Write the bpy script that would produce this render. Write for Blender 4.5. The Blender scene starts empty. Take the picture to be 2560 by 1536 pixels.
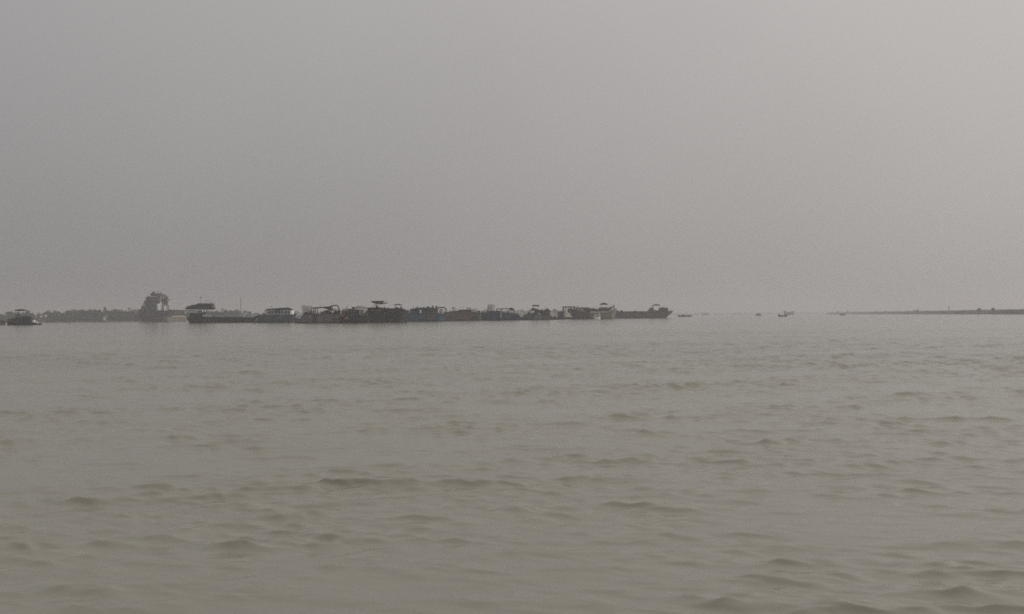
import bpy, math, random
import numpy as np
from mathutils import Vector, Matrix

random.seed(7)
rng = np.random.default_rng(11)
sc = bpy.context.scene
col = sc.collection
R = math.radians

# ------------------------------------------------------------------ camera
CAM_H = 2.4            # eye height on the passenger boat we stand in
F = 2407.0             # focal length in photograph pixels (frame 2560 wide)
SLOPE = 0.009          # the photo is tilted about half a degree
HOR0 = 791.7           # row of the horizon at the middle column

cam_d = bpy.data.cameras.new('camera')
cam = bpy.data.objects.new('camera', cam_d)
col.objects.link(cam)
sc.camera = cam
cam_d.sensor_width = 36.0
cam_d.lens = 36.0 * F / 2560.0
cam_d.clip_start = 0.1
cam_d.clip_end = 30000
pitch = math.atan((HOR0 - 768.0) / F)
cam.location = (0, 0, CAM_H)
cam.matrix_world = (Matrix.Translation((0, 0, CAM_H)) @ Matrix.Rotation(R(90) + pitch, 4, 'X')
                    @ Matrix.Rotation(-math.atan(SLOPE), 4, 'Z'))


def hor(px):
    return HOR0 - SLOPE * (px - 1280.0)


# ------------------------------------------------------------------ materials
def new_mat(name):
    m = bpy.data.materials.new(name)
    m.use_nodes = True
    nt = m.node_tree
    b = nt.nodes['Principled BSDF']
    return m, nt, b


def N(nt, t, **kw):
    n = nt.nodes.new(t)
    for k, v in kw.items():
        if k in n.inputs.keys():
            n.inputs[k].default_value = v
        else:
            setattr(n, k, v)
    return n


def worn(name, c, rust=0.25, rough=0.65, scale=0.5, rustc=(0.11, 0.06, 0.04), stripe=None):
    """weathered paint with blotches of rust; stripe = (height, colour) of anti-fouling paint"""
    m, nt, b = new_mat(name)
    tc = N(nt, 'ShaderNodeTexCoord')
    mp = N(nt, 'ShaderNodeMapping')
    mp.inputs['Scale'].default_value = (1, 1, 0.35)
    nt.links.new(tc.outputs['Object'], mp.inputs['Vector'])
    n1 = N(nt, 'ShaderNodeTexNoise', Scale=scale, Detail=6.0, Roughness=0.65)
    nt.links.new(mp.outputs[0], n1.inputs['Vector'])
    r1 = N(nt, 'ShaderNodeMapRange')
    r1.inputs['From Min'].default_value = 0.62 - 0.3 * rust
    r1.inputs['From Max'].default_value = 0.78 - 0.3 * rust
    nt.links.new(n1.outputs['Fac'], r1.inputs['Value'])
    n2 = N(nt, 'ShaderNodeTexNoise', Scale=scale * 3.1, Detail=4.0)
    nt.links.new(tc.outputs['Object'], n2.inputs['Vector'])
    r2 = N(nt, 'ShaderNodeMapRange')
    r2.inputs['From Min'].default_value = 0.3
    r2.inputs['From Max'].default_value = 0.7
    r2.inputs['To Min'].default_value = 0.55
    r2.inputs['To Max'].default_value = 1.45
    nt.links.new(n2.outputs['Fac'], r2.inputs['Value'])
    base = N(nt, 'ShaderNodeVectorMath', operation='SCALE')
    base.inputs[0].default_value = c
    nt.links.new(r2.outputs[0], base.inputs['Scale'])
    mx = N(nt, 'ShaderNodeMix', data_type='RGBA')
    nt.links.new(r1.outputs[0], mx.inputs['Factor'])
    nt.links.new(base.outputs[0], mx.inputs['A'])
    mx.inputs['B'].default_value = (*rustc, 1)
    out = mx.outputs['Result']
    if stripe:
        sp = N(nt, 'ShaderNodeSeparateXYZ')
        nt.links.new(tc.outputs['Object'], sp.inputs[0])
        lt = N(nt, 'ShaderNodeMath', operation='LESS_THAN')
        nt.links.new(sp.outputs['Z'], lt.inputs[0])
        lt.inputs[1].default_value = stripe[0]
        m2 = N(nt, 'ShaderNodeMix', data_type='RGBA')
        nt.links.new(lt.outputs[0], m2.inputs['Factor'])
        nt.links.new(out, m2.inputs['A'])
        m2.inputs['B'].default_value = (*stripe[1], 1)
        out = m2.outputs['Result']
    nt.links.new(out, b.inputs['Base Color'])
    b.inputs['Roughness'].default_value = rough
    b.inputs['Specular IOR Level'].default_value = 0.3
    return m


def foliage(name, c1, c2):
    m, nt, b = new_mat(name)
    tc = N(nt, 'ShaderNodeTexCoord')
    n1 = N(nt, 'ShaderNodeTexNoise', Scale=0.16, Detail=3.0)
    nt.links.new(tc.outputs['Object'], n1.inputs['Vector'])
    rr = N(nt, 'ShaderNodeValToRGB')
    rr.color_ramp.elements[0].position = 0.35
    rr.color_ramp.elements[0].color = (*c1, 1)
    rr.color_ramp.elements[1].position = 0.65
    rr.color_ramp.elements[1].color = (*c2, 1)
    nt.links.new(n1.outputs['Fac'], rr.inputs[0])
    nt.links.new(rr.outputs[0], b.inputs['Base Color'])
    b.inputs['Roughness'].default_value = 0.8
    b.inputs['Specular IOR Level'].default_value = 0.15
    return m


BOOT = (0.45, (0.018, 0.016, 0.016))
BOOTR = (0.8, (0.05, 0.025, 0.02))
M = {
    'black_hull': worn('black_tarred_hull', (0.022, 0.023, 0.025), 0.25, stripe=BOOT),
    'navy_hull': worn('navy_hull_paint', (0.03, 0.045, 0.09), 0.2, stripe=BOOT),
    'blue_hull': worn('blue_hull_paint', (0.038, 0.088, 0.125), 0.25, stripe=BOOT),
    'slate_hull': worn('slate_blue_hull_paint', (0.055, 0.075, 0.09), 0.3, stripe=BOOT),
    'grey_hull': worn('grey_hull_paint', (0.09, 0.092, 0.094), 0.15, stripe=BOOT),
    'brown_hull': worn('brown_timber_hull', (0.105, 0.092, 0.09), 0.3, stripe=BOOT),
    'mauve_hull': worn('mauve_grey_hull_paint', (0.15, 0.14, 0.15), 0.25, stripe=BOOT),
    'rust_hull': worn('rusty_steel_hull', (0.038, 0.037, 0.037), 0.35, rustc=(0.075, 0.05, 0.043), stripe=BOOT),
    'cream_hull': worn('cream_hull_paint', (0.2, 0.185, 0.155), 0.35, rustc=(0.12, 0.09, 0.07), stripe=BOOT),
    'white': worn('chalky_white_paint', (0.8, 0.78, 0.74), 0.08, rustc=(0.3, 0.26, 0.22)),
    'cream': worn('cream_paint', (0.5, 0.47, 0.4), 0.15, rustc=(0.2, 0.14, 0.1)),
    'palegrey': worn('pale_grey_paint', (0.33, 0.34, 0.335), 0.2),
    'bluegrey': worn('blue_grey_paint', (0.07, 0.1, 0.125), 0.2),
    'greenpaint': worn('dull_green_paint', (0.06, 0.085, 0.065), 0.2),
    'redpaint': worn('faded_red_paint', (0.24, 0.135, 0.12), 0.2),
    'bluepaint': worn('faded_blue_paint', (0.05, 0.095, 0.125), 0.15),
    'dark': worn('dark_steel', (0.03, 0.03, 0.031), 0.25, scale=0.9),
    'darkbrown': worn('dark_timber', (0.04, 0.033, 0.028), 0.3, scale=0.9),
    'midgrey': worn('mid_grey_steel', (0.075, 0.075, 0.075), 0.3),
    'deck': worn('worn_deck_plating', (0.09, 0.08, 0.07), 0.4),
    'tarp': worn('weathered_tarpaulin', (0.05, 0.048, 0.045), 0.1, rough=0.8),
    'sand': worn('damp_river_sand', (0.36, 0.3, 0.24), 0.1, rough=0.95, rustc=(0.27, 0.22, 0.17)),
    'earth': worn('bank_earth', (0.045, 0.038, 0.029), 0.2, rough=0.95, scale=0.08, rustc=(0.03, 0.028, 0.019)),
    'stem': worn('scraped_stem_plate', (0.1, 0.078, 0.07), 0.4),
    'tan_hull': worn('sandy_tan_hull', (0.42, 0.36, 0.3), 0.25, rustc=(0.28, 0.22, 0.17)),
    'bark': worn('bark', (0.06, 0.045, 0.035), 0.1, rough=0.9),
    'leaf': foliage('leaf_green', (0.025, 0.035, 0.02), (0.055, 0.065, 0.035)),
    'scrub': foliage('dry_scrub', (0.022, 0.021, 0.014), (0.045, 0.039, 0.025)),
}
mg, nt, b = new_mat('dark_window_glass')
b.inputs['Base Color'].default_value = (0.015, 0.018, 0.02, 1)
b.inputs['Roughness'].default_value = 0.12
M['glass'] = mg


# ------------------------------------------------------------------ mesh building
class MB:
    def __init__(self):
        self.v, self.f = [], []

    def add(self, vs, fs):
        o = len(self.v)
        self.v += [tuple(p) for p in vs]
        self.f += [tuple(i + o for i in f) for f in fs]
        return self

    def box(self, x0, x1, y0, y1, z0, z1, bev=0.0):
        xs, zs = sorted((x0, x1)), sorted((z0, z1))
        ys = sorted((y0, y1))
        x0, x1 = xs
        y0, y1 = ys
        z0, z1 = zs
        if bev <= 0:
            self.add([(x0, y0, z0), (x1, y0, z0), (x1, y1, z0), (x0, y1, z0),
                      (x0, y0, z1), (x1, y0, z1), (x1, y1, z1), (x0, y1, z1)],
                     [(0, 3, 2, 1), (4, 5, 6, 7), (0, 1, 5, 4), (1, 2, 6, 5), (2, 3, 7, 6), (3, 0, 4, 7)])
        else:
            b_ = min(bev, (x1 - x0) * .3, (y1 - y0) * .3, (z1 - z0) * .45)
            rings = []
            for z, i in ((z0, b_), (z0 + b_, 0), (z1 - b_, 0), (z1, b_)):
                rings.append([(x0 + i, y0, z), (x1 - i, y0, z), (x1, y0 + i, z), (x1, y1 - i, z),
                              (x1 - i, y1, z), (x0 + i, y1, z), (x0, y1 - i, z), (x0, y0 + i, z)])
                if i == 0:
                    rings[-1] = [(x0 + b_, y0, z), (x1 - b_, y0, z), (x1, y0 + b_, z), (x1, y1 - b_, z),
                                 (x1 - b_, y1, z), (x0 + b_, y1, z), (x0, y1 - b_, z), (x0, y0 + b_, z)]
                else:
                    rings[-1] = [(x0 + b_, y0 + i, z), (x1 - b_, y0 + i, z), (x1 - i, y0 + b_, z), (x1 - i, y1 - b_, z),
                                 (x1 - b_, y1 - i, z), (x0 + b_, y1 - i, z), (x0 + i, y1 - b_, z), (x0 + i, y0 + b_, z)]
            vs = [p for r in rings for p in r]
            fs = [tuple(range(7, -1, -1)), tuple(range(24, 32))]
            for k in range(3):
                for j in range(8):
                    a, c = k * 8 + j, k * 8 + (j + 1) % 8
                    fs.append((a, c, c + 8, a + 8))
            self.add(vs, fs)
        return self

    def prism(self, pts, y0, y1):
        """polygon in the x-z plane pushed through depth"""
        n = len(pts)
        vs = [(x, y0, z) for x, z in pts] + [(x, y1, z) for x, z in pts]
        fs = [tuple(range(n)), tuple(range(2 * n - 1, n - 1, -1))]
        for i in range(n):
            j = (i + 1) % n
            fs.append((i, i + n, j + n, j))
        return self.add(vs, fs)

    def tube(self, pts, r, seg=8, r1=None):
        pts = [Vector(p) for p in pts]
        n = len(pts)
        r1 = r if r1 is None else r1
        vs, fs = [], []
        for i, p in enumerate(pts):
            t = (pts[min(i + 1, n - 1)] - pts[max(i - 1, 0)]).normalized()
            up = Vector((0, 1, 0)) if abs(t.y) < 0.9 else Vector((1, 0, 0))
            u = t.cross(up).normalized()
            w = t.cross(u)
            rr = r + (r1 - r) * i / max(1, n - 1)
            for k in range(seg):
                a = 2 * math.pi * k / seg
                vs.append(p + u * rr * math.cos(a) + w * rr * math.sin(a))
        for i in range(n - 1):
            for k in range(seg):
                a, c = i * seg + k, i * seg + (k + 1) % seg
                fs.append((a, c, c + seg, a + seg))
        fs.append(tuple(range(seg - 1, -1, -1)))
        fs.append(tuple((n - 1) * seg + k for k in range(seg)))
        return self.add(vs, fs)

    def build(self, name, mat, parent=None, smooth=False):
        me = bpy.data.meshes.new(name)
        me.from_pydata(self.v, [], self.f)
        me.validate()
        me.update()
        import bmesh
        bm = bmesh.new()
        bm.from_mesh(me)
        bmesh.ops.recalc_face_normals(bm, faces=bm.faces)
        bm.to_mesh(me)
        bm.free()
        if smooth:
            me.polygons.foreach_set('use_smooth', [True] * len(me.polygons))
        me.materials.append(mat)
        o = bpy.data.objects.new(name, me)
        col.objects.link(o)
        if parent:
            o.parent = parent
        return o


def tag(o, label=None, cat=None, group=None, kind=None):
    if label:
        o['label'] = label
    if cat:
        o['category'] = cat
    if group:
        o['group'] = group
    if kind:
        o['kind'] = kind
    return o


def empty(name, loc, rz=0.0):
    o = bpy.data.objects.new(name, None)
    col.objects.link(o)
    o.location = loc
    o.rotation_euler = (0, 0, rz)
    o.empty_display_size = 2
    return o


def interp(pts, x):
    if x <= pts[0][0]:
        return pts[0][1]
    for (a, ya), (b_, yb) in zip(pts, pts[1:]):
        if x <= b_:
            return ya + (yb - ya) * (x - a) / max(1e-6, b_ - a)
    return pts[-1][1]


# ------------------------------------------------------------------ boats
class Boat:
    """a vessel afloat; sizes are read off the photograph at the vessel's own distance"""

    def __init__(self, name, cat, label, Y, px0, group=None, yaw=0.0):
        self.Y, self.px0 = Y, px0
        self.s = Y / F
        self.root = empty(name, ((px0 - 1280) * self.s, Y, 0), yaw)
        tag(self.root, label, cat, group)

    def wl(self, px):
        return hor(px) + CAM_H * F / self.Y

    def X(self, px):
        return (px - self.px0) * self.s

    def Z(self, px, py):
        return (self.wl(px) - py) * self.s

    def P(self, px, py, y=0.0):
        return (self.X(px), y, self.Z(px, py))

    def hull(self, mat, sheer, wl, beam, bow='R', bowlen=0.22, drop=0.9, mark=None):
        hb = beam / 2
        xt0, xt1 = self.X(sheer[0][0]), self.X(sheer[-1][0])
        xw0, xw1 = self.X(wl[0]), self.X(wl[1])
        sh = [(self.X(a), self.Z(a, b_)) for a, b_ in sheer]
        n = 40
        v, f, dk = [], [], []
        for i in range(n + 1):
            t = i / n

            def taper(u, pointed):
                u = max(0.0, min(1.0, u))
                if pointed:
                    return max(0.02, (1 - (1 - u) ** 2.0) ** 0.8)
                return 0.72 + 0.28 * (1 - (1 - u) ** 2) ** 0.5
            kl = taper(t / bowlen, bow in ('L', 'B'))
            kr = taper((1 - t) / bowlen, bow in ('R', 'B'))
            k = kl * kr
            xt = xt0 + (xt1 - xt0) * t
            xw = xw0 + (xw1 - xw0) * t
            zt = interp(sh, xt)
            kw = k ** 1.35
            zd = max(zt - drop, 0.25)
            inner = max(0.01, hb * k - 0.18)
            ring = [(xt, inner, zd), (xt, inner, zt), (xt, hb * k, zt), (xt + (xw - xt) * .45, hb * (.96 * k * .6 + .4 * kw * .96), zt * .55),
                    (xw, hb * .9 * kw, 0.0), (xw + (xw - xt) * .3, hb * .55 * kw, -0.8)]
            ring = [(a, -b_, c) for a, b_, c in ring] + [(a, b_, c) for a, b_, c in reversed(ring)]
            v += ring
            dk.append((xt, inner, zd))
        m = 12
        for i in range(n):
            for j in range(m - 1):
                a = i * m + j
                f.append((a, a + 1, a + m + 1, a + m))
        for i in (0, n):
            a = i * m
            f.append(tuple(range(a, a + 6)) + tuple(range(a + 6, a + 12)))
        mb = MB()
        mb.add(v, f)
        h = mb.build('hull', mat, self.root)
        d = MB()
        dv = [(x, -y - .05, z + .02) for x, y, z in dk] + [(x, y + .05, z + .02) for x, y, z in dk]
        d.add(dv, [(i, i + 1, i + n + 2, i + n + 1) for i in range(n)])
        dko = d.build('deck', M['deck'], self.root)
        # rubbing strake along the top of both sides
        st = MB()
        for sg in (-1, 1):
            pts = [(v[i * m + 2][0], sg * (abs(v[i * m + 2][1]) + .05), v[i * m + 2][2] - .12) for i in range(n + 1)]
            st.tube(pts, .14, 6)
        st.build('rubbing_strake', M['dark'], self.root)
        self.hb = hb
        return h

    def house(self, name, x0, x1, py0, py1, mat, depth=4.0, yc=0.0, win=0, roof=None, over=2.0, door=False, winband=(.35, .75)):
        """a deckhouse from row py0 (foot) up to py1 (eaves)"""
        xa, xb = self.X(x0), self.X(x1)
        xm = (x0 + x1) / 2
        za, zb = self.Z(xm, py0), self.Z(xm, py1)
        h = MB().box(xa, xb, yc - depth / 2, yc + depth / 2, za, zb, .08).build(name, mat, self.root)
        if roof is not None:
            th = max(.22, .9 * self.s)
            MB().box(xa - over * self.s, xb + over * self.s, yc - depth / 2 - .5, yc + depth / 2 + .5, zb + .003, zb + th, .08).build('roof', roof, h)
        if win:
            w = (xb - xa) / win
            for i in range(win):
                for sg in (-1, 1):
                    yy = yc + sg * depth / 2
                    MB().box(xa + w * (i + .2), xa + w * (i + .8), yy - .04, yy + .04,
                             za + (zb - za) * winband[0], za + (zb - za) * winband[1]).build('window', M['glass'], h)
        if door:
            MB().box(xa + (xb - xa) * .42, xa + (xb - xa) * .42 + min(1.2, (xb - xa) * .3), yc - depth / 2 - .05, yc - depth / 2 + .05,
                     za + .05, za + (zb - za) * .8).build('door', M['dark'], h)
        return h

    def block(self, name, pts, mat, depth=4.0, yc=0.0):
        """a deckhouse whose side has the given outline"""
        return MB().prism([(self.X(a), self.Z(a, b_)) for a, b_ in pts], yc - depth / 2, yc + depth / 2).build(name, mat, self.root)

    def canopy(self, x0, x1, pyt, pyb, mat, depth=3.2, posts=None, foot=None, camber=1.0, inset=.2, pr=.06, yc=0.0):
        """an awning of tarpaulin on thin posts; camber -1 sags, +1 arches"""
        xa, xb = self.X(x0), self.X(x1)
        xm = (x0 + x1) / 2
        zt, zb = self.Z(xm, pyt), self.Z(xm, pyb)
        n = 14
        v, f = [], []
        for i in range(n + 1):
            t = i / n
            x = xa + (xb - xa) * t
            e = (1 - abs(2 * t - 1) ** 2.4)
            if camber >= 0:
                top, bot = zb + .12 + (zt - zb - .12) * (e if camber > 0 else 1), zb
            else:
                top, bot = zt, zt - .12 - (zt - zb - .12) * e
            for y, drop in ((-depth / 2, .25), (-depth / 4, .06), (0, 0), (depth / 4, .06), (depth / 2, .25)):
                v.append((x, yc + y, top - drop * (zt - zb) * .6))
            for y in (depth / 2, 0, -depth / 2):
                v.append((x, yc + y, bot - (.12 if y else 0) * (zt - zb) * .6 - .02))
        m = 8
        for i in range(n):
            for j in range(m):
                a, c = i * m + j, i * m + (j + 1) % m
                f.append((a, c, c + m, a + m))
        f.append(tuple(range(m)))
        f.append(tuple(n * m + j for j in range(m)))
        mb = MB()
        mb.add(v, f)
        c = mb.build('canopy', mat, self.root)
        if foot is not None:
            for px in (posts or (x0 + (x1 - x0) * .2, x0 + (x1 - x0) * .8)):
                for sg in (-1, 1):
                    MB().tube([(self.X(px), yc + sg * depth * .4, self.Z(px, foot)), (self.X(px), yc + sg * depth * .4, zb - (.1 if camber >= 0 else -.1))], pr, 6).build('post', M['midgrey'], c)
        return c

    def pipe(self, name, pts, r, mat, y=0.0, parent=None, r1=None):
        return MB().tube([self.P(a, b_, y) for a, b_ in pts], r, 8, r1).build(name, mat, parent or self.root)

    def gantry(self, x0, x1, pyt, legs, r=.2, mat=None, depth=3.6, pyt1=None, name='gantry'):
        """portal frame: two side beams, cross beams, legs (px, foot row)"""
        mat = mat or M['dark']
        pyt1 = pyt if pyt1 is None else pyt1
        mb = MB()
        for sg in (-1, 1):
            mb.tube([self.P(x0, pyt, sg * depth / 2), self.P((x0 + x1) / 2, (pyt + pyt1) / 2, sg * depth / 2), self.P(x1, pyt1, sg * depth / 2)], r, 8)
        k = max(2, int((x1 - x0) / 9))
        for i in range(k + 1):
            px = x0 + (x1 - x0) * i / k
            py = pyt + (pyt1 - pyt) * i / k
            mb.tube([self.P(px, py, -depth / 2), self.P(px, py, depth / 2)], r * .8, 6)
        g = mb.build(name, mat, self.root)
        for px, foot in legs:
            py = pyt + (pyt1 - pyt) * (px - x0) / (x1 - x0)
            for sg in (-1, 1):
                MB().tube([self.P(px, foot, sg * depth / 2), self.P(px, py, sg * depth / 2)], r * .8, 6).build('leg', mat, g)
        return g

    def mast(self, px, pyb, pyt, r=.12, cross=None, knob=None, y=0.0):
        o = MB().tube([self.P(px, pyb, y), self.P(px, pyt, y)], r, 8, r * .6).build('mast', M['dark'], self.root)
        if cross:
            z = cross[0]
            MB().tube([self.P(px - cross[1], z, y), self.P(px + cross[1], z, y)], r * .7, 6).build('crosstree', M['dark'], o)
        if knob:
            z = self.Z(px, pyt)
            x = self.X(px)
            ball(x, y, z, knob * self.s).build('masthead_lamp', M['dark'], o, True)
        return o

    def tank(self, name, x0, x1, py0, py1, mat, y=0.0, lying=False):
        xa, xb = self.X(x0), self.X(x1)
        za, zb = self.Z(x0, py0), self.Z(x0, py1)
        mb = MB()
        if lying:
            r = (zb - za) / 2
            mb.tube([(xa, y, za + r), (xb, y, za + r)], r, 14)
        else:
            r = (xb - xa) / 2
            mb.tube([(xa + r, y, za), (xa + r, y, zb)], r, 14)
        return mb.build(name, mat, self.root)

    def heap(self, name, x0, x1, py0, py1, mat, depth=4.0, parent=True, peak=.5, yc=0.0, flat=.8):
        """a rounded, uneven mound or tarpaulin-covered hold"""
        xa, xb = self.X(x0), self.X(x1)
        xm = (x0 + x1) / 2
        za, zb = self.Z(xm, py0), self.Z(xm, py1)
        nx, ny = 16, 8
        rr = random.Random(int(x0 * 7 + py1))
        v, f = [], []
        for i in range(nx + 1):
            for j in range(ny + 1):
                u, w = i / nx, j / ny
                uu = u ** (math.log(.5) / math.log(peak))
                h = math.sin(math.pi * uu) ** flat * math.sin(math.pi * w) ** .6
                h *= 1 + rr.uniform(-.1, .1)
                v.append((xa + (xb - xa) * u, yc + depth * (w - .5), za + (zb - za) * min(1, h)))
        for i in range(nx):
            for j in range(ny):
                a = i * (ny + 1) + j
                f.append((a, a + ny + 1, a + ny + 2, a + 1))
        mb = MB()
        mb.add(v, f)
        if parent:
            return mb.build(name, mat, self.root)
        o = mb.build(name, mat, None)
        o.location = self.root.location
        o.rotation_euler = self.root.rotation_euler
        return o

    def rail(self, x0, x1, pyb, pyt, y=None, r=.05, n=8, name='guard_rail'):
        y = self.hb - .25 if y is None else y
        mb = MB()
        for sg in (-1, 1):
            for k in (1.0, .55):
                mb.tube([self.P(x0, pyb + (pyt - pyb) * k, sg * y), self.P(x1, pyb + (pyt - pyb) * k, sg * y)], r, 6)
            for i in range(n + 1):
                px = x0 + (x1 - x0) * i / n
                mb.tube([self.P(px, pyb, sg * y), self.P(px, pyt, sg * y)], r, 6)
        return mb.build(name, M['midgrey'], self.root)


def ball(x, y, z, r):
    mb = MB()
    n, k = 10, 6
    v = [(x, y, z - r)]
    f = []
    for i in range(1, k):
        th = math.pi * i / k
        for j in range(n):
            a = 2 * math.pi * j / n
            v.append((x + r * math.sin(th) * math.cos(a), y + r * math.sin(th) * math.sin(a), z - r * math.cos(th)))
    v.append((x, y, z + r))
    for j in range(n):
        f.append((0, 1 + (j + 1) % n, 1 + j))
        f.append((len(v) - 1, 1 + (k - 2) * n + j, 1 + (k - 2) * n + (j + 1) % n))
    for i in range(k - 2):
        for j in range(n):
            a, c = 1 + i * n + j, 1 + i * n + (j + 1) % n
            f.append((a, c, c + n, a + n))
    mb.add(v, f)
    return mb


FLEET = 'cargo boats moored in the row'
SMALL = 'small boats far out on the river'

# --- at the left edge
b0 = Boat('wooden_boat', 'boat', 'brown hull cut off by the left edge of the photo', 589, -30)
b0.hull(M['brown_hull'], [(-90, 799), (-60, 802), (-20, 802.5), (6, 801.5), (15, 804)], (-88, 12), 6, 'R')
b0.house('cabin', -60, -25, 803, 795, M['darkbrown'], 3.4, win=4, roof=M['tarp'])

b1 = Boat('cabin_boat', 'boat', 'dark cabin boat under a raised awning, in front of the wooded left shore', 556, 62)
b1.hull(M['black_hull'], [(21, 801), (30, 804), (44, 806), (84, 806), (96, 808), (105, 810)], (23, 101), 6.5, 'R', drop=.5)
b1.house('cabin', 40, 80, 807, 797, M['dark'], 4.2, win=5, roof=M['darkbrown'])
b1.house('wheelhouse', 56, 75, 796, 791.5, M['darkbrown'], 3.2, win=3, roof=M['dark'])
b1.house('stern_shelter', 24, 36, 805, 798, M['bluegrey'], 3.4, roof=M['dark'])
b1.canopy(39, 66, 773, 777.5, M['tarp'], 4.0, posts=(42, 63), foot=806, pr=.09)
b1.heap('net_pile', 38, 52, 798, 785, M['tarp'], 3.2)
b1.house('locker', 81, 87, 807, 801, M['white'], 1.6)
b1.heap('sand_sack_pile', 86, 96, 809, 803.5, M['cream'], 2.0)

# --- country boats under the left shore
c1 = Boat('country_boat', 'boat', 'low dark country boat, nearest right of the awning boat', 1240, 123, SMALL)
c1.hull(M['black_hull'], [(114, 802.5), (118, 804.6), (128, 804.8), (132, 803.2)], (116, 131), 3, 'B', .35, .4)
c2 = Boat('country_boat', 'boat', 'dark country boat with low rounded shelter, second right of the awning boat', 1240, 166, SMALL)
c2.hull(M['black_hull'], [(154, 804), (160, 804.6), (170, 804), (178, 801.5)], (157, 175), 3, 'B', .35, .4)
c2.heap('shelter', 163, 174, 804.5, 800.5, M['tarp'], 2.4)
c3 = Boat('country_boat', 'boat', 'longer dark country boat with humped cabin, midway along the left shore', 1240, 245, SMALL)
c3.hull(M['black_hull'], [(226, 803.5), (234, 804.4), (252, 803.8), (264, 800.5)], (229, 261), 4, 'B', .3, .4)
c3.heap('shelter', 238, 260, 804.2, 798.5, M['tarp'], 3.0)
c4 = Boat('work_boat', 'boat', 'tiny dark work boat seen end-on close left of the tall dredger', 1180, 340, SMALL)
c4.hull(M['black_hull'], [(334, 801), (340, 802), (346, 801)], (335.5, 344.5), 7, 'B', .4, .4)
c4.house('cabin', 336.5, 343, 802, 795, M['darkbrown'], 3.0, win=1, roof=M['dark'])

# --- tall dredger
d = Boat('dredger', 'dredger', 'tall hazy dredger with stepped dark tower and pale tanks', 1070, 390)
d.hull(M['black_hull'], [(346, 776.5), (360, 775), (400, 776.5), (428, 777.5), (434, 779)], (351, 431), 14, 'L', .12, 1.2)
tw = d.block('tower_house', [(354, 777), (357, 771), (361, 769), (362, 765), (397, 765), (397, 777)], M['slate_hull'], 11)
d.house('crew_house', 365, 396, 765.2, 754, M['darkbrown'], 9, win=5, roof=M['dark'], over=1.5)
d.house('upper_house', 370, 398, 752.6, 743.2, M['midgrey'], 8, win=4, roof=M['darkbrown'], over=1.2)
d.pipe('stair_truss', [(358, 770), (365.5, 756), (371, 749), (377, 740)], .6, M['dark'], -4.8)
d.house('winch_house', 366.5, 371, 754, 748, M['dark'], 5)
d.house('bow_bulwark', 347, 356, 778, 774, M['slate_hull'], 7)
d.house('pale_door', 385, 390, 763, 745, M['stem'], 9.6)
d.house('stern_plating', 412, 430, 803.5, 781, M['stem'], 13.4)
d.mast(394, 735, 729.5, .3, knob=1.1)
d.mast(417, 748, 741, .3)
d.house('bridge', 380, 399, 741, 735, M['dark'], 8, win=5, roof=M['dark'])
d.tank('funnel', 381, 387, 736, 729.5, M['dark'])
d.mast(401, 736, 731, .3, knob=1.3)
d.mast(365, 758, 744, .4, cross=(746.5, 2.2))
d.tank('silo', 396, 405, 778, 760, M['white'], -4.5)
d.tank('vent_pipe', 403.5, 407, 752, 733, M['palegrey'], -1)
d.tank('vent_pipe', 413, 417.5, 777, 765, M['white'], -4)
d.tank('vent_pipe', 421.8, 424.5, 764, 742, M['white'], -2)
for px, y0_, y1_ in ((408.5, 777, 735), (412, 777, 738), (417.5, 777, 743), (419.5, 765, 741)):
    for yy in (-3.2, 3.2):
        d.pipe('derrick_post', [(px, y0_, ), (px + .6, y1_)], .55, M['midgrey'], yy)
d.pipe('derrick_beam', [(399, 743), (410, 737), (420, 743), (427, 752)], .55, M['midgrey'], -3.2)
d.house('derrick_platform', 406, 421, 757, 754.5, M['dark'], 7)
d.house('winch_cabin', 408, 415, 754, 748, M['midgrey'], 4, win=1, roof=M['dark'])
d.pipe('brace', [(411, 776), (418.5, 744)], .5, M['midgrey'], -3.5)
d.pipe('brace', [(405, 752), (424, 756)], .55, M['midgrey'], -3.5)
d.house('deck_box', 421, 427, 779, 774, M['dark'], 4)
d.pipe('discharge_boom', [(424, 778), (450, 777.3), (490, 778), (505, 779.5)], .85, M['dark'], 0)
d.pipe('boom_post', [(434, 786), (434, 774)], .55, M['dark'], 0)
d.pipe('boom_stay', [(454, 787.5), (460, 778.5)], .45, M['dark'], 0)

sb = Boat('sand_barge', 'barge', 'pale tan barge heaped with sand between the dredger and long black barge', 1040, 448)
sb.hull(M['tan_hull'], [(419, 792.5), (440, 794), (462, 793.5), (480, 792)], (421, 473), 9, 'R', .16, .8)
hp = sb.heap('sand_heap', 424, 467, 797, 789.5, M['sand'], 7, parent=False, flat=.3)
tag(hp, 'pale heap of river sand lying in the tan barge beside the dredger', 'sand heap')

# --- long low barge at the left end of the row
a = Boat('cargo_barge', 'barge', 'long low black barge with raised cabin at its left end', 621, 520, FLEET)
a.hull(M['black_hull'], [(467.5, 796), (472, 794), (480, 792.5), (520, 793.2), (580, 793.4), (640, 795), (700, 796.5)], (474, 698), 9, 'B', .05, .9)
a.house('cabin', 477, 511, 795, 781.5, M['dark'], 6, win=4, door=True)
up = a.block('upper_cabin', [(466, 772.5), (470, 767.5), (484, 763), (497, 761), (498, 759), (532, 759), (533, 766), (537, 771), (531, 774.5), (470, 774.5)], M['tarp'], 6)
MB().box(a.X(500), a.X(530), -3.05, -2.95, a.Z(515, 768), a.Z(515, 763)).build('window', M['glass'], up)
MB().box(a.X(472), a.X(494), -3.05, -2.95, a.Z(483, 771.5), a.Z(483, 767.5)).build('window', M['glass'], up)
for px, ft in ((478, 781), (500, 793), (514, 793)):
    for yy in (-2.4, 2.4):
        MB().tube([a.P(px, ft, yy), a.P(px, 774.8, yy)], .3 if px > 490 else .12, 8).build('pillar', M['dark'], up)
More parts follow.
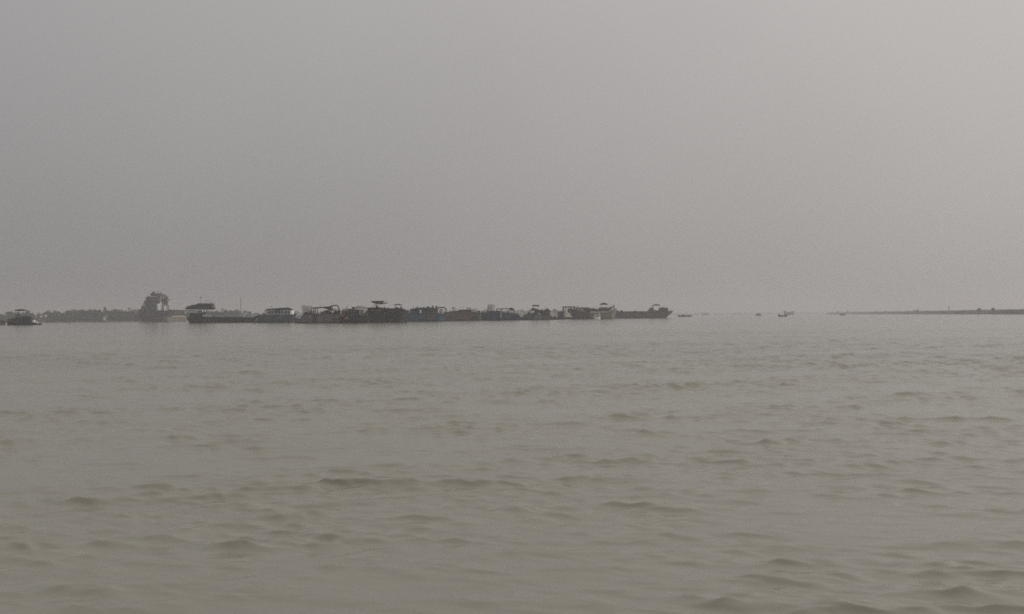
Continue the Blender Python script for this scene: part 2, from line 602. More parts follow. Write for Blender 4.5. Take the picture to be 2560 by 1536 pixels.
a.house('engine_hatch', 509, 517, 794, 780.5, M['bluegrey'], 3)
a.mast(502, 759, 744, .1, knob=1.6)
a.mast(514, 759, 751, .12)
a.tank('water_tank', 510.5, 519, 794, 787, M['palegrey'], -2.6, True)
a.tank('water_tank', 523, 530, 794, 788, M['palegrey'], -2.6, True)
a.heap('hold_cover', 540, 630, 795.5, 791.8, M['tarp'], 5.5)

# --- blue-grey boat with pale deckhouse
B_ = Boat('cargo_boat', 'boat', 'slate boat with pale windowed deckhouse and blue side panel', 578, 690, FLEET)
B_.hull(M['slate_hull'], [(628, 797), (640, 792), (653, 786.6), (660, 788.5), (700, 787.5), (738, 786.5)], (644, 737), 8, 'L', .2, .8)
B_.house('deckhouse', 671, 729, 789, 775, M['palegrey'], 5, win=7)
B_.pipe('roof', [(667, 778), (671, 774), (690, 772.3), (712, 771), (724, 770.5), (733, 775)], .28, M['dark'], -2.6)
B_.block('roof', [(671, 775.2), (671, 773.8), (690, 772.2), (712, 770.8), (724, 770.3), (732, 775)], M['dark'], 5.4)
B_.house('door_recess', 684.5, 690.5, 801, 788, M['dark'], 8.3)
B_.house('side_panel', 698, 716, 800, 789, M['bluepaint'], 8.2)
B_.house('stern_cabin', 727, 732, 788, 777, M['white'], 5.4)
B_.house('wheelhouse', 689, 703, 781, 774.5, M['greenpaint'], 5.6, win=2)
B_.pipe('bow_mark', [(642, 803), (649, 795)], .3, M['cream'], -3.5)

# --- mauve boat with gantry
c = Boat('cargo_boat', 'boat', 'mauve grey boat with open gantry and curved pipe arch', 483, 810, FLEET)
c.hull(M['mauve_hull'], [(737, 797), (758, 796), (762, 786), (796, 785), (830, 784), (848, 786), (856, 792), (868, 797)], (741, 862), 8, 'R', .14, .8)
c.house('hold_door', 786, 796, 803, 785, M['dark'], 7.9)
c.heap('cargo_cover', 796, 832, 786, 776, M['darkbrown'], 5.5, peak=.6)
c.gantry(781, 828, 770.8, [(781.5, 786), (791, 786), (826, 786)], .26, M['dark'], 5, 767.5)
c.block('roof', [(808, 770.5), (816, 768), (828, 767.5), (834, 777), (828, 777), (818, 773)], M['tarp'], 5)
c.pipe('pipe_arch', [(826, 767), (836, 764.5), (843, 763.6), (847, 766), (850, 774), (851, 786)], .3, M['dark'], -2)
c.house('hatch', 833, 847, 804, 785, M['deck'], 7.7)
c.house('winch_box', 835, 841, 785, 777, M['greenpaint'], 3)
c.house('crew_shelter', 842, 850, 786, 779, M['midgrey'], 3, roof=M['dark'])
c.house('low_cabin', 763, 783, 786, 784.4, M['midgrey'], 5, roof=M['deck'])

# --- cluttered small boat in front
D = Boat('cabin_boat', 'boat', 'cluttered little boat with red and cream cabin beside blue shelter', 452, 888, FLEET)
D.hull(M['rust_hull'], [(846, 795), (858, 792), (880, 790.5), (905, 789.5), (926, 790)], (850, 922), 6, 'L', .2, .7)
D.house('cabin', 856, 873, 792, 776.5, M['redpaint'], 3.6, win=3, roof=M['cream'], door=True)
D.house('galley', 863, 880, 778, 773, M['cream'], 3.2, win=3, roof=M['cream'])
D.house('shelter', 875, 897, 791, 776, M['bluegrey'], 4.2, win=4, roof=M['slate_hull'])
D.house('roof_locker', 880.5, 886.5, 775, 768, M['redpaint'], 2.2, roof=M['cream'])
D.house('stern_locker', 902, 911, 791, 775, M['palegrey'], 3, roof=M['white'], win=1)
D.house('side_hatch', 878, 890, 801, 792.5, M['dark'], 6.1)
D.heap('net_pile', 862, 876, 799, 791.5, M['redpaint'], 1.0, yc=-2.9)

# --- the big black bow
E = Boat('cargo_ship', 'ship', 'nearest big black ship with high bow and bowl-shaped awning on mast', 472, 950, FLEET)
E.hull(M['rust_hull'], [(878, 788), (912, 783.5), (955, 778), (975, 773.5), (990, 771), (1004, 770.5), (1009, 774.5), (1023, 777.5)], (884, 1017), 9, 'R', .16, 1.0)
E.house('wheelhouse', 921, 955, 784, 770.5, M['dark'], 6, win=6, roof=M['darkbrown'], winband=(.6, .85))
E.house('red_board', 929, 960, 779.5, 775.2, M['redpaint'], 6.2)
E.house('foredeck_house', 957, 985, 779, 772.5, M['greenpaint'], 5, win=4, roof=M['dark'])
E.canopy(928, 961, 752.5, 759.5, M['tarp'], 4.0, posts=(938, 947), foot=769.5, camber=-1, pr=.06)
E.mast(942, 770, 759, .28)
E.block('mast_step', [(938, 769.8), (942, 764), (947, 769.8)], M['dark'], 1.5)
E.pipe('awning_pole', [(948, 760), (958, 759.8), (964, 758.8), (969, 756.5)], .26, M['tarp'], -1)
E.canopy(985, 1005.5, 760.3, 762.8, M['tarp'], 3.0, posts=(988, 1003), foot=771)
E.mast(1002.5, 772, 766.5, .45)
E.heap('anchor_winch', 958, 964, 773, 767, M['dark'], 2)
E.block('stem_plate', [(1008, 776.5), (1021.5, 778.5), (1018, 803), (1007, 803)], M['stem'], 1.7)

# --- blue boat
Fb = Boat('cargo_boat', 'boat', 'bright blue sided boat just right of the big black bow', 560, 1060, FLEET)
Fb.hull(M['blue_hull'], [(1008, 784), (1060, 782.5), (1094, 783.5), (1106, 786), (1114, 790)], (1011, 1109), 8, 'R', .16, .8)
Fb.house('deckhouse', 1026, 1094, 784, 773.5, M['bluegrey'], 5, win=8)
Fb.block('roof', [(1023, 774.2), (1030, 772.2), (1056, 769), (1080, 769.2), (1096, 772), (1096, 774)], M['tarp'], 5.8)
Fb.house('bulkhead', 1070, 1092, 800, 785, M['brown_hull'], 7.9)
Fb.house('white_board', 1050, 1055, 783, 774.5, M['white'], 5.3)
Fb.house('roof_rack', 1080, 1084, 770, 764.5, M['midgrey'], 2)
Fb.house('roof_rack', 1089, 1093.5, 771.5, 765, M['midgrey'], 2)
Fb.house('locker', 1099, 1107, 787, 774, M['cream'], 2.4, roof=M['white'])
Fb.pipe('curved_pipe', [(1095, 770), (1102, 769.3), (1111, 769.3), (1114.5, 772), (1117, 777.5)], .36, M['dark'], -1.2)
Fb.pipe('pipe_stand', [(1103, 788), (1103, 769.3)], .12, M['dark'], -1.2)

# --- brown boat with rising sheer
G = Boat('cargo_boat', 'boat', 'brown boat whose dark deck rises to the right, small square awning', 603, 1150, FLEET)
G.hull(M['brown_hull'], [(1094, 794), (1103, 786), (1122, 782), (1146, 779), (1170, 778), (1190, 781), (1204, 785)], (1100, 1201), 8, 'L', .14, .8)
G.block('sloping_cover', [(1104, 786), (1122, 780.5), (1146, 777.5), (1146, 782)], M['dark'], 5)
G.house('deckhouse', 1147, 1166, 780, 775.5, M['greenpaint'], 5, win=4, roof=M['dark'])
G.house('aft_house', 1167, 1176, 781, 776.5, M['midgrey'], 4.5, win=2, roof=M['dark'])
G.gantry(1177, 1195, 776, [(1177.5, 784), (1194.5, 784)], .22, M['midgrey'], 4, 778.5)
G.canopy(1129, 1138.5, 768.3, 771.2, M['tarp'], 2.4, posts=(1132,), foot=781, pr=.1)
G.house('draught_board', 1097, 1127, 797, 795, M['palegrey'], 6.6)
G.house('red_strake', 1146, 1172, 797.5, 795.5, M['redpaint'], 7.6)
G.house('side_panel', 1178, 1197, 798, 784, M['greenpaint'], 7.7)

# --- navy boat
I = Boat('cargo_boat', 'boat', 'navy blue boat with thick-headed loading gantry, long low right end', 616, 1250, FLEET)
I.hull(M['navy_hull'], [(1198, 784), (1212, 782), (1226, 779), (1250, 781), (1285, 783), (1293, 787), (1301, 794.3), (1339, 795.5)], (1202, 1336), 8, 'B', .08, .7)
I.house('deckhouse', 1226, 1250, 782, 778.3, M['navy_hull'], 5, win=4, roof=M['dark'])
I.house('pillar_box', 1251, 1254, 796, 781, M['palegrey'], 8.0)
I.gantry(1241, 1275, 772.8, [(1242, 782), (1253, 782)], .25, M['dark'], 4.5, 771.8)
I.block('gantry_head', [(1273, 771), (1278, 770), (1280, 769), (1287, 774.5), (1285, 777), (1280, 776), (1274, 776)], M['dark'], 4.8)
for yy in (-2, 2):
    I.pipe('leg', [(1285, 784), (1285, 775)], .25, M['dark'], yy)
I.house('hold_panel', 1262, 1275, 796, 784, M['bluegrey'], 7.9)
I.block('ramp', [(1290, 783), (1293, 783), (1304, 795), (1299, 795)], M['midgrey'], 6)

# --- boat with peaked superstructure
J = Boat('cargo_boat', 'boat', 'dark boat with peaked two-humped superstructure and floating flat awning', 655, 1345, FLEET)
J.hull(M['grey_hull'], [(1305, 792), (1320, 787.5), (1358, 787), (1375, 788), (1381, 793.5), (1399, 796)], (1309, 1397), 8, 'L', .16, .6)
js = J.block('superstructure', [(1314, 788), (1319, 783), (1325, 777), (1331, 769.5), (1343, 773), (1350, 776), (1358, 777), (1364, 773.5), (1369.5, 771.2), (1372, 774.5), (1378.5, 779.5), (1374.5, 780), (1374.5, 789)], M['dark'], 5.5)
MB().box(J.X(1325), J.X(1335), -2.85, -2.7, J.Z(1330, 783), J.Z(1330, 777.5)).build('window_board', M['white'], js)
MB().box(J.X(1344), J.X(1350), -2.82, -2.7, J.Z(1347, 787), J.Z(1347, 783)).build('window_board', M['cream'], js)
MB().box(J.X(1356), J.X(1362), -2.82, -2.7, J.Z(1359, 786), J.Z(1359, 780)).build('window', M['glass'], js)
MB().box(J.X(1366), J.X(1371), -2.82, -2.7, J.Z(1368, 781), J.Z(1368, 776)).build('window', M['glass'], js)
J.house('hull_panel', 1337, 1354, 798.5, 792, M['mauve_hull'], 7.8)
J.canopy(1331.5, 1348.5, 762.6, 766.2, M['tarp'], 3.2, posts=(1334, 1346), foot=774, camber=0, pr=.06)

# --- dark boat with open box frame
K = Boat('cargo_boat', 'boat', 'dark boat with tall open box frame over a cream hold', 724, 1440, FLEET)
K.hull(M['rust_hull'], [(1392, 792), (1410, 792), (1424, 787), (1440, 781), (1462, 781), (1484, 783), (1496, 787)], (1396, 1492), 8, 'B', .12, .6)
K.house('engine_house', 1394, 1409.5, 794, 780, M['dark'], 6, win=2, roof=M['dark'])
K.gantry(1407, 1436.5, 768, [(1408, 792), (1436, 783)], .5, M['dark'], 5.5, 768, 'box_frame')
K.tank('pale_pipe', 1412, 1418, 793, 770, M['white'], -1.5)
K.heap('cream_hold_cover', 1411, 1431, 793.5, 782, M['cream'], 5, yc=-2.2)
K.block('sloping_deckhouse', [(1420, 785), (1419.5, 772), (1428, 770.5), (1440, 776.5), (1462, 781), (1462, 785)], M['dark'], 5)
K.house('upper_deckhouse', 1439, 1462, 781, 770.3, M['palegrey'], 4.5, win=5, roof=M['midgrey'])
K.house('aft_deckhouse', 1460, 1477, 782, 771.2, M['midgrey'], 4.5, win=3, roof=M['dark'])

K2 = Boat('cargo_boat', 'boat', 'pale cream boat with green-tinged band and dark awning on top', 704, 1505, FLEET)
K2.hull(M['cream_hull'], [(1474, 784), (1490, 784), (1510, 784), (1523, 781), (1531, 775), (1541, 771)], (1479, 1536), 7.5, 'R', .2, .7)
K2.house('deckhouse', 1476, 1523, 785, 779.4, M['cream'], 5, win=7, winband=(.3, .6))
K2.house('cabin', 1478, 1497, 779.2, 774, M['darkbrown'], 4.4, win=3, roof=M['dark'])
K2.house('wheelhouse', 1498, 1517, 779.2, 769.8, M['midgrey'], 4.2, win=3, roof=M['dark'])
K2.block('fore_cover', [(1513, 780), (1517, 771), (1525, 768.5), (1536, 765), (1537, 767), (1527, 773), (1522, 780)], M['midgrey'], 3)
K2.canopy(1499.5, 1519.5, 757.2, 762.2, M['darkbrown'], 3.6, posts=(1503, 1516), foot=770)
K2.mast(1535.5, 773, 763.5, .2, knob=1.3)

wb = Boat('motor_boat', 'boat', 'little white boat lying against the pale cream boat', 690, 1492)
wb.hull(M['white'], [(1483, 790), (1488, 792), (1496, 792), (1502, 790.5)], (1485, 1500), 2.6, 'B', .35, .4)
wb.house('cabin', 1486, 1490.5, 794, 788, M['white'], 1.6, roof=M['white'], over=.5)
wb.block('folded_awning', [(1493, 793), (1497, 783), (1499, 783), (1502, 792)], M['cream'], 1.4)

# --- clean grey ship at the right end
L = Boat('cargo_ship', 'ship', 'clean grey ship with long straight side and sharp raked bow, row\'s right end', 802, 1608, FLEET)
L.hull(M['grey_hull'], [(1536, 779), (1545, 780), (1580, 780.5), (1616, 780), (1645, 779), (1670, 778.3), (1682, 776.8)], (1535, 1665), 10, 'R', .16, 1.0)
L.block('fore_bridge', [(1612, 781), (1620, 777), (1625.5, 770.5), (1627, 769), (1632.5, 769), (1633, 775), (1645, 777), (1648, 773), (1652, 769), (1656, 768.7), (1659, 770), (1668.5, 770), (1669.5, 779.5), (1645, 781)], M['grey_hull'], 6)
L.house('bridge_window_box', 1652, 1667, 776, 771.5, M['midgrey'], 6.3, win=4)
L.canopy(1630, 1650.5, 760.8, 764.2, M['tarp'], 4.0, posts=(1632.5, 1648), foot=775, pr=.1)
L.house('coaming', 1543, 1612, 781.5, 778.8, M['darkbrown'], 6)
L.house('stern_house', 1537.5, 1545, 780, 778, M['midgrey'], 6, roof=M['dark'])
L.mast(1660, 771, 766, .2)

# --- aerials, stays, crates and poles that make the moored row ragged
def clutter(bt, masts, stays=(), crates=(), poles=()):
    for px, b0_, t0 in masts:
        bt.mast(px, b0_, t0, .1)
    for p0, p1 in stays:
        bt.pipe('stay', [p0, p1], .05, M['dark'], .3)
    for x0, x1, y0, y1, mt in crates:
        bt.house('deck_crate', x0, x1, y0, y1, M[mt], 1.8, yc=-1.2)
    for p0, p1, mt in poles:
        bt.pipe('bamboo_pole', [p0, p1], .11, M[mt], -2.2)


clutter(a, [(538, 793, 783)], [((514, 751), (533, 760)), ((538, 783), (575, 793))], [(533, 537, 793.5, 789.5, 'midgrey'), (640, 646, 796, 791, 'darkbrown'), (655, 661, 797, 790, 'midgrey')], [((548, 792), (590, 789.5), 'cream')])
clutter(B_, [(680, 772, 764), (718, 771, 766)], [((680, 764), (655, 787))], [(736, 742, 790, 784, 'greenpaint'), (658, 664, 788, 783, 'bluegrey')], [((655, 788), (672, 780), 'cream')])
clutter(c, [(800, 769, 763)], [((843, 764), (800, 769))], [(764, 772, 784, 780, 'bluegrey'), (775, 779, 784, 778, 'midgrey'), (836, 842, 779, 772, 'cream'), (852, 858, 791, 784, 'redpaint'), (845, 850, 780, 775, 'bluegrey')], [((833, 785), (846, 772), 'stem'), ((740, 795), (768, 788), 'darkbrown')])
clutter(D, [(868, 772, 764), (895, 775, 766), (908, 775, 768)], [((868, 764), (855, 791))], [(898, 902, 790, 783, 'bluegrey'), (858, 861, 776, 771, 'cream'), (890, 896, 775, 771.5, 'palegrey'), (913, 920, 790, 781, 'greenpaint')], [((877, 775), (897, 768), 'dark'), ((900, 786), (918, 776), 'cream')])
clutter(E, [(972, 774, 766), (1013, 777, 769)], [((942, 759.5), (925, 770))], [(966, 972, 774, 770, 'midgrey'), (914, 919, 783, 777, 'cream'), (990, 995, 772, 768, 'dark')], [((893, 786), (914, 776), 'cream')])
clutter(Fb, [(1033, 773, 764), (1046, 771, 764.5), (1060, 770, 762)], [], [(1040, 1046, 770.5, 767.5, 'cream'), (1068, 1074, 769.5, 766.5, 'bluegrey'), (1109, 1113, 789, 783, 'greenpaint')], [((1090, 783), (1108, 779), 'cream')])
clutter(G, [(1158, 775, 766), (1183, 779, 769)], [((1158, 766), (1122, 781))], [(1112, 1118, 784, 779.5, 'midgrey'), (1125, 1130, 781, 777, 'cream'), (1196, 1201, 784, 777, 'bluegrey')], [((1168, 777), (1195, 772), 'dark')])
clutter(I, [(1212, 783, 772), (1236, 778, 770)], [((1212, 772), (1242, 773))], [(1204, 1210, 783, 778, 'midgrey'), (1217, 1222, 781, 776, 'darkbrown'), (1256, 1262, 782, 777, 'cream'), (1268, 1272, 783, 778, 'bluegrey'), (1308, 1315, 795.5, 792, 'midgrey')], [((1295, 793), (1333, 789.5), 'darkbrown')])
clutter(J, [(1331, 769, 763), (1362, 774, 767), (1392, 795, 787)], [((1362, 767), (1379, 779))], [(1352, 1357, 777, 773.5, 'midgrey'), (1383, 1389, 795, 790.5, 'bluegrey'), (1309, 1314, 791, 786, 'darkbrown')], [((1378, 792), (1399, 788), 'cream')])
clutter(K, [(1447, 770, 763), (1470, 771, 765)], [((1447, 763), (1437, 768))], [(1441, 1445, 770, 766.5, 'palegrey'), (1453, 1458, 770, 767, 'cream'), (1464, 1468, 771, 768, 'bluegrey')], [((1438, 779), (1464, 772), 'palegrey')])
clutter(K2, [(1490, 774, 765), (1525, 769, 761)], [((1535, 764), (1519, 758))], [(1480, 1486, 774, 770.5, 'midgrey'), (1526, 1531, 778, 772, 'cream')], [])
clutter(L, [(1541, 778, 770), (1629, 769, 765)], [((1660, 766), (1681, 777))], [(1550, 1556, 779, 776.5, 'midgrey'), (1585, 1590, 779, 777, 'midgrey')], [])

# --- boats out on the open water, right
s1 = Boat('country_boat', 'boat', 'long low dark boat alone, first right of the grey ship', 1190, 1711, SMALL)
s1.hull(M['black_hull'], [(1693, 788), (1700, 789.3), (1720, 789.3), (1730, 787.6)], (1695, 1727), 4, 'B', .25, .4)
s1.heap('shelter', 1702, 1714, 789.8, 786, M['tarp'], 3, peak=.4)
s1.heap('cargo_heap', 1713, 1728, 789.8, 787.6, M['tarp'], 2.6)
s2 = Boat('country_boat', 'boat', 'stubby reddish brown boat alone on the open water', 1520, 1896, SMALL)
s2.hull(M['brown_hull'], [(1887, 787), (1893, 787.6), (1900, 787), (1904, 786.3)], (1889, 1902), 3.6, 'B', .3, .4)
s2.heap('shelter', 1890, 1902, 787.6, 783.2, M['darkbrown'], 3, peak=.45)
s3 = Boat('country_boat', 'boat', 'low dark boat with knobbed ends in front of hazy ferry', 910, 1956, SMALL)
s3.hull(M['black_hull'], [(1944.5, 786.8), (1949, 788.4), (1962, 789), (1968.5, 787.5)], (1946, 1967), 2.6, 'B', .3, .4)
s3.heap('bow_bundle', 1945, 1951, 790, 786, M['tarp'], 2)
s3.heap('stern_shelter', 1961, 1968, 790, 786.6, M['darkbrown'], 2)
s4 = Boat('river_ferry', 'ferry', 'hazy grey ferry with upright block at each end', 2200, 1971, SMALL)
s4.hull(M['bluegrey'], [(1958.5, 784), (1965, 785), (1978, 785), (1985, 783.5)], (1960, 1983), 6, 'B', .25, .5)
s4.house('wheelhouse', 1959.5, 1964, 785, 778.5, M['darkbrown'], 4, win=2, roof=M['dark'])
s4.house('passenger_deck', 1963, 1983, 785, 781, M['midgrey'], 4.6, win=6, roof=M['palegrey'])
s4.house('stern_house', 1978, 1983.5, 781, 779.6, M['greenpaint'], 4, roof=M['dark'])
s5 = Boat('country_boat', 'boat', 'dark boat below the tip of the right bank', 1260, 2106, SMALL)
s5.hull(M['black_hull'], [(2098, 785.4), (2103, 786.6), (2109, 786.6), (2114, 785.4)], (2100, 2112.5), 3.4, 'B', .3, .4)
s5.heap('shelter', 2100, 2109, 787, 784.6, M['tarp'], 2.6)
s6 = Boat('river_ferry', 'ferry', 'faintest ferry, nearly lost in haze before the farthest shore', 3300, 1763, SMALL)
s6.hull(M['midgrey'], [(1753, 785.6), (1760, 786.4), (1772, 785.8)], (1755, 1770), 7, 'B', .25, .5)
s6.house('passenger_deck', 1756, 1769, 787, 783.2, M['midgrey'], 5, win=5, roof=M['dark'])


# ------------------------------------------------------------------ vegetation
def leaf_clump(V, Fc, cx, cy, cz, rx, ry, rz, n, size, rg):
    """n small leaf sprays filling an ellipsoid, thinned unevenly"""
    p = rg.normal(size=(n, 3))
    p /= np.linalg.norm(p, axis=1)[:, None]
    p *= rg.uniform(0.35, 1.0, size=(n, 1)) ** 0.6
    p *= np.array([rx, ry, rz])
    p += np.array([cx, cy, cz])
    for q in p:
        a = rg.normal(size=3)
        a /= np.linalg.norm(a)
        b_ = np.cross(a, rg.normal(size=3))
        b_ /= np.linalg.norm(b_) + 1e-9
        s = size * rg.uniform(.55, 1.3)
        o = len(V)
        V += [tuple(q - a * s * .5), tuple(q + b_ * s * .38), tuple(q + a * s * .5), tuple(q - b_ * s * .38)]
        Fc.append((o, o + 1, o + 2, o + 3))


def crown(V, Fc, x, y, h, w, rg, leaves=150, size=1.5, base=.3):
    """an uneven crown of several clumps from base*h up to h"""
    k = int(rg.integers(4, 8))
    for i in range(k):
        fz = rg.uniform(base + .12, .9)
        spread = w * .5 * (1.0 - abs(fz - .58) * 1.1)
        ang = rg.uniform(0, 6.28)
        rr = spread * rg.uniform(.15, .8)
        r = w * rg.uniform(.2, .33)
        leaf_clump(V, Fc, x + rr * math.cos(ang), y + rr * math.sin(ang), min(h * fz, h - r * .75), r, r, r * .8, leaves // k, size, rg)


def raw(name, V, Fc, mat, parent=None):
    me = bpy.data.meshes.new(name)
    me.from_pydata(V, [], Fc)
    me.update()
    me.materials.append(mat)
    o = bpy.data.objects.new(name, me)
    col.objects.link(o)
    if parent:
        o.parent = parent
    return o


def wood(name, label, pts, per_m, depth, mat, seed, leaves=110, size=1.7, wr=(.5, .8), base=.1):
    """a far-off belt of trees along px; pts = (px, Y, height)"""
    rg = np.random.default_rng(seed)
    V, Fc, tr = [], [], MB()
    p0, p1 = pts[0][0], pts[-1][0]
    Ys = [(p, Y) for p, Y, h in pts]
    Hs = [(p, h) for p, Y, h in pts]
    px = p0
    while px < p1:
        Y = interp(Ys, px)
        h = interp(Hs, px) * rg.uniform(.72, 1.04)
        y = Y + rg.uniform(0, depth)
        x = (px - 1280) / F * Y
        w = h * rg.uniform(*wr)
        crown(V, Fc, x, y, h, w, rg, leaves, size, base)
        tr.tube([(x, y, -.1), (x + rg.uniform(-.4, .4), y, h * .7)], .3, 5, .1)
        px += (1.0 / per_m) / (Y / F) * rg.uniform(.5, 1.5)
    o = len(V)
    V += tr.v
    Fc += [tuple(i + o for i in f) for f in tr.f]
    ob = raw(name, V, Fc, mat)
    tag(ob, label, 'wood', kind='stuff')
    return ob


def tree(name, label, px, Y, h, w, seed, group, mat='leaf', leaves=900, size=1.3, base=.25, z0=1.0, lean=0.0, k=9):
    rg = np.random.default_rng(seed)
    root = tag(empty(name, ((px - 1280) / F * Y, Y, z0)), label, name.replace('_', ' '), group)
    t = MB()
    top = (lean * .6, 0, h * .62)
    t.tube([(0, 0, -1), (lean * .2, .1, h * .3), top], h * .022, 8, h * .008)
    V, Fc = [], []
    for i in range(k):
        fz = rg.uniform(base + .1, .93)
        sp = w * .5 * max(.15, 1.0 - abs(fz - .6) * 1.5)
        ang = rg.uniform(0, 6.28)
        rr = sp * rg.uniform(.2, .8)
        r = w * rg.uniform(.17, .27)
        cx, cy, cz = lean * fz + rr * math.cos(ang), rr * math.sin(ang), min(h * fz, h - r * .8)
        t.tube([(lean * fz * .3, 0, h * min(fz, .6) * .6), (cx * .6, cy * .6, cz * .85), (cx, cy, cz)], h * .009, 5, h * .003)
        leaf_clump(V, Fc, cx, cy, cz, r, r, r * .78, leaves // k, size, rg)
    t.build('trunk', M['bark'], root)
    raw('crown', V, Fc, M[mat], root)
    return root


# left shore, about 1.35 km off
wood('wood', 'hazy belt of trees along the left shore',
     [(-420, 1350, 17), (0, 1350, 15.5), (90, 1350, 17), (160, 1350, 18.5), (260, 1350, 18), (330, 1350, 18.5), (400, 1350, 17.5), (425, 1350, 13), (490, 1350, 13), (525, 1360, 17.5),
      (548, 1370, 18.5), (566, 1380, 17.5), (585, 1400, 14.5)], .75, 90, M['leaf'], 3, 190, 2.2, (.55, .9), .0)
wood('wood', 'paler belt of trees on the shore behind the moored row',
     [(540, 2050, 16), (590, 2100, 16), (640, 2150, 17.5), (690, 2150, 19), (740, 2200, 22), (800, 2250, 22), (960, 2300, 22), (1150, 2350, 22),
      (1330, 2500, 21), (1460, 2700, 19), (1560, 2900, 15), (1600, 3000, 10)], .4, 120, M['leaf'], 5, 170, 3.0, (.6, 1.0), .0)
wood('wood', 'farthest shore of trees, almost faded into the haze',
     [(1500, 4700, 15), (1700, 5000, 13), (1800, 5200, 15), (1900, 5400, 13), (2030, 5600, 13), (2200, 5800, 12), (2700, 5900, 12)], .14, 200, M['leaf'], 8, 110, 5, (.9, 1.5), .0)

SH = 'single trees rising above the shore wood'
tree('tree', 'thin tree poking above the left shore wood', 263, 1345, 22.5, 5, 21, SH, leaves=350, size=1.2, base=.5)
tree('tree', 'small pointed tree top just left of the dredger', 322, 1345, 19, 6, 29, SH, leaves=350, size=1.2, base=.3)
tree('tree', 'broad pale tree behind the gap left of the gantry boat', 765, 1850, 27, 27, 22, SH, leaves=1500, size=1.9)
tree('tree', 'narrower hazy tree just left of the broad pale tree', 664, 1900, 22, 11, 27, SH, leaves=700, size=1.8)
tree('tree', 'pale rounded tree behind the big black ship\'s wheelhouse', 903, 1900, 26, 28, 23, SH, leaves=1300, size=1.9)
tree('tree', 'tallest faint round tree above the navy blue boat', 1228, 2000, 28, 26, 24, SH, leaves=1400, size=2.0)
tree('tree', 'faint low tree above the right half of the peaked boat', 1389, 2000, 20, 14, 25, SH, leaves=800, size=1.9)
tree('tree', 'hazy tree behind the brown boat\'s rising deck', 1172, 2000, 21.5, 20, 26, SH, leaves=900, size=1.9)

# lattice mast on the far shore
am = tag(empty('radio_mast', ((602 - 1280) / F * 2050, 2050, 0)), 'thin faint radio mast standing on the far shore', 'mast')
t = MB()
mh = 47.0
for sx, sy in ((-1, -1), (1, -1), (1, 1), (-1, 1)):
    t.tube([(sx * 1.1, sy * 1.1, 0), (sx * .5, sy * .5, mh)], .16, 5)
for i in range(14):
    z0, z1 = mh * i / 14, mh * (i + 1) / 14
    w0, w1 = 1.1 - .6 * i / 14, 1.1 - .6 * (i + 1) / 14
    for sy in (-1, 1):
        t.tube([(-w0, sy * w0, z0), (w1, sy * w1, z1)], .1, 4)
        t.tube([(sy * w0, -w0, z0), (sy * w1, w1, z1)], .1, 4)
t.build('lattice', M['midgrey'], am)
MB().box(-2.6, -.7, -.8, .8, mh - 2.4, mh - .2, .1).build('antenna', M['midgrey'], am)


# ------------------------------------------------------------------ land
def bank(name, line, inland, hfun, mat, seed, label=None):
    """low bank: line of (x, y) water-edge points, rising away from the water towards `inland`"""
    rg = np.random.default_rng(seed)
    prof = [(-6, -1.2), (0, -.05), (3, .55), (7, 1.0), (13, 1.0), (40, 1.05), (160, 1.1)]
    pts = []
    for (xa, ya), (xb, yb) in zip(line, line[1:]):
        n = max(2, int(math.hypot(xb - xa, yb - ya) / 9))
        for i in range(n):
            pts.append((xa + (xb - xa) * i / n, ya + (yb - ya) * i / n))
    pts.append(line[-1])
    V, Fc = [], []
    m = len(prof)
    n = len(pts)
    ix, iy = inland
    for i, (x, y) in enumerate(pts):
        wob = 2.2 * math.sin(i * .37) + 1.5 * math.sin(i * .91 + 1) + rg.uniform(-.7, .7)
        hh = hfun(i / (n - 1)) * (1 + .2 * math.sin(i * .23 + 2) + .15 * math.sin(i * .61) + rg.uniform(-.14, .14))
        for dd, z in prof:
            V.append((x + ix * (dd + wob), y + iy * (dd + wob), z * hh if z > 0 else z))
    for i in range(n - 1):
        for j in range(m - 1):
            a_ = i * m + j
            Fc.append((a_, a_ + m, a_ + m + 1, a_ + 1))
    o = raw(name, V, Fc, mat)
    o['kind'] = 'structure'
    return o


def gp(px, Y):
    return ((px - 1280) / F * Y, Y)


bank('river_bank', [gp(-500, 1338), gp(560, 1340), gp(600, 1420)], (0, 1), lambda t: 1.3, M['earth'], 1)
bank('river_bank', [gp(520, 2030), gp(1100, 2300), gp(1620, 2980)], (.1, 1), lambda t: 1.4, M['earth'], 2)
bank('river_bank', [gp(1450, 4650), gp(2900, 5850)], (.1, 1), lambda t: 1.6, M['earth'], 4)
# the long spit on the right, running away from us
SP = [(2720, 800), (2640, 870), (2560, 960), (2480, 1090), (2400, 1280), (2300, 1600), (2220, 1950), (2150, 2350), (2100, 2700), (2060, 3000)]
SPX = [gp(p, y) for p, y in SP]
bank('spit', SPX, (.96, .28), lambda t: 3.7 + .9 * t, M['earth'], 6)

rg = np.random.default_rng(40)
V, Fc = [], []
for i in range(620):
    t = rg.uniform(0, 1) ** 1.0 * (len(SPX) - 1.001)
    k = int(t)
    u = t - k
    x = SPX[k][0] + (SPX[k + 1][0] - SPX[k][0]) * u
    y = SPX[k][1] + (SPX[k + 1][1] - SPX[k][1]) * u
    dd = rg.uniform(3, 34)
    r = .6 + 1.9 * rg.uniform(0, 1) ** 3
    zz = 1.5 if dd < 6 else 3.4
    leaf_clump(V, Fc, x + .96 * dd, y + .28 * dd, zz + r * .2, r * 2.2, r * 2.2, r * .8, 34, .8, rg)
tag(raw('scrub', V, Fc, M['scrub']), 'dry low scrub covering the long right bank', 'scrub', kind='stuff')

